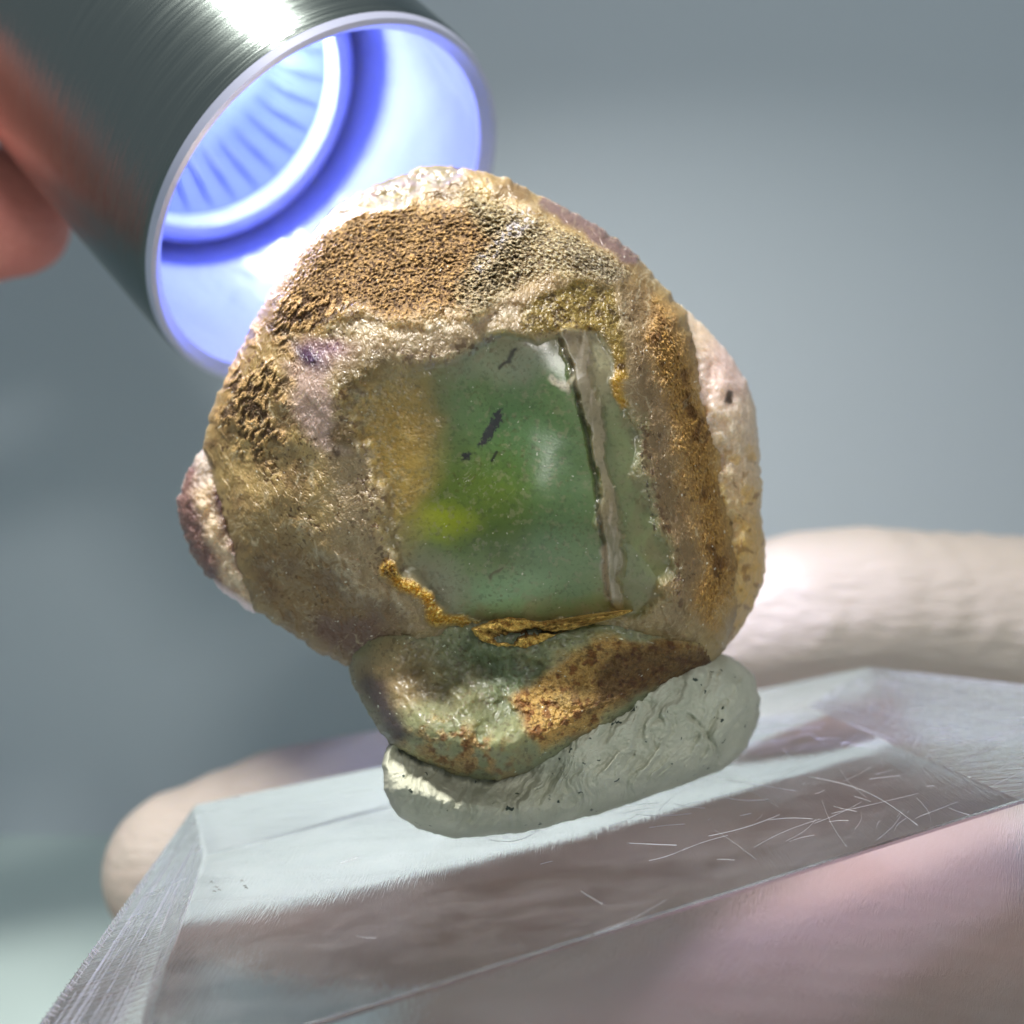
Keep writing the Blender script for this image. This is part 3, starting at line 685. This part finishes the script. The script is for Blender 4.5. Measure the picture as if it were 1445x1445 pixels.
# fins round the reflector
bm = bmesh.new()
for k in range(28):
    t = 2 * math.pi * k / 28; u0 = math.cos(t) * aF + math.sin(t) * bF; s0 = -math.sin(t) * aF + math.cos(t) * bF
    q = [C0 - nF * d + u0 * r + s0 * w for (r, d) in ((RF - .55, 1.99), (RF - .72, 2.20), (RF - .85, 2.45)) for w in (-.015, .015)]
    vs = [bm.verts.new(x) for x in q]
    for f_ in ((0, 2, 4), (1, 5, 3), (0, 1, 3, 2), (2, 3, 5, 4), (4, 5, 1, 0)): bm.faces.new([vs[i] for i in f_])
me = bpy.data.meshes.new('reflector_fins'); bm.to_mesh(me); bm.free(); attach(link('reflector_fins', me, [refM.m]), light)
led = NT('led'); led.set(Base_Color=(1, 1, 1, 1), Emission_Color=(.66, .74, 1.0, 1), Emission_Strength=270)
wF = np.cross(nF, [0, 1., 0]); wF /= np.linalg.norm(wF); wF = wF if wF[2] > 0 else -wF
lo = lathe('led_emitter', [(.02, 2.40), (.24, 2.40), (.27, 2.46), (.02, 2.5)], led.m, n=48); lo.data.transform(__import__('mathutils').Matrix.Translation(Vector(wF * .58)))
lamp('led_beam', 'AREA', tuple(C0 - nF * 2.3), tuple(C0), 330, .5, (.62, .62, 1.0)).data.spread = math.radians(56)

# ------------------------------------------------------------------ hands
def skin(name, base, spec=.4):
    k = NT(name); c_ = k.coord(); n = k.noise(c_, 1.3, 3); w = k.noise(k.coord((1.2, 5, 5)), 2.2, 4, .6)
    k.l(k.ramp(n, [(.3, tuple(x * y for x, y in zip(base, (.86, .72, .70)))), (.7, base)]), k.b.inputs['Base Color'])
    if name == 'pale_skin':          # palm side ruddier, and its shade painted in as darker brown
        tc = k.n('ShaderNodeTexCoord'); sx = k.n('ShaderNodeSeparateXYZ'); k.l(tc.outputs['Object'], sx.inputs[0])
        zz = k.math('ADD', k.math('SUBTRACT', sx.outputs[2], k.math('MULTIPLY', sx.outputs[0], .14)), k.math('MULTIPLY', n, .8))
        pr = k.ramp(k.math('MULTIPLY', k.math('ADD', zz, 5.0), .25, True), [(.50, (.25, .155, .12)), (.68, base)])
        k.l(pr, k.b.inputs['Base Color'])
    k.set(Roughness=.5, Subsurface_Weight=.08, Subsurface_Scale=.18); k.b.inputs['Subsurface Radius'].default_value = (1, .35, .2)
    k.bump(w, .05, .7); return k.m
def hand(name, chains, mat, label, vox=.11):
    V, fs = [], []
    bm = bmesh.new()
    for ch in chains:
        for (p0, r0), (p1, r1) in zip(ch, ch[1:]):
            p0, p1 = Vector(p0), Vector(p1); n = max(2, int((p1 - p0).length / .35))
            for i in range(n + 1):
                t = i / n; c = p0.lerp(p1, t); r = r0 + (r1 - r0) * t
                b2 = bmesh.ops.create_icosphere(bm, subdivisions=2, radius=r)
                bmesh.ops.translate(bm, verts=b2['verts'], vec=c)
    me = bpy.data.meshes.new(name); bm.to_mesh(me); bm.free()
    o = link(name, me, [mat])
    m = o.modifiers.new('r', 'REMESH'); m.mode = 'VOXEL'; m.voxel_size = vox; m.use_smooth_shade = True
    m = o.modifiers.new('s', 'SMOOTH'); m.factor = .6; m.iterations = 8
    tag(o, label, 'hand'); return o
pp = lambda u, v, Y: tuple(float(x) for x in P(u, v, Y))
H1 = [
    # finger lying behind the block, tip at the left
    [(pp(256, 1218, 2.75), .76), (pp(400, 1172, 2.85), .86), (pp(560, 1146, 2.9), .88), (pp(740, 1110, 3.3), .92), (pp(930, 1040, 4.0), 1.0), (pp(1150, 990, 4.8), 1.2)],
    # thick finger at the right, crossing behind the bevel
    [(pp(985, 905, 3.9), .80), (pp(1130, 862, 3.75), .93), (pp(1220, 858, 3.75), .97), (pp(1330, 868, 3.8), .98), (pp(1480, 885, 3.9), 1.08), (pp(1700, 940, 4.1), 1.2)],
    # palm and wrist
    [(pp(1150, 1020, 4.8), 1.3), (pp(1500, 1080, 4.6), 2.0), (pp(1900, 1120, 4.4), 2.4), (pp(2500, 1150, 4.2), 2.3)],
    # fingers supporting the block from underneath
    [(pp(1500, 1100, 4.2), 1.4), (pp(1200, 1180, 3.6), 1.1), (pp(900, 1270, 3.3), .95), (pp(620, 1330, 3.1), .82)],
    [(pp(1700, 1150, 3.8), 1.5), (pp(1300, 1300, 3.9), 1.2), (pp(1000, 1420, 3.8), 1.0), (pp(700, 1480, 3.6), .95), (pp(420, 1500, 3.4), .8)],
    [(pp(1750, 1250, 3.8), 1.5), (pp(1500, 1500, 3.8), 1.3), (pp(1200, 1620, 3.8), 1.1), (pp(900, 1700, 3.8), .9)],
]
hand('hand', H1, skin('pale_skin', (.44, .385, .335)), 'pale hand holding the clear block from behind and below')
H2 = [[(pp(0, 300, 3.4), .72), (pp(-120, 330, 3.5), .72), (pp(-300, 380, 3.4), .78), (pp(-500, 300, 3.0), .85)],
      [(pp(-120, 180, 4.6), .7), (pp(-330, 210, 4.4), .85), (pp(-520, 230, 3.6), .9)],
      [(pp(-500, 300, 3.0), 1.2), (pp(-620, 60, 2.6), 1.5), (pp(-900, 100, 2.0), 2.0), (pp(-1300, 300, 1.4), 2.1)]]
hand('hand', H2, skin('red_lit_skin', (.66, .22, .18)), 'red lit fingertip behind the barrel of the flashlight at the left edge')  # red of light shining through the finger is painted as skin colour
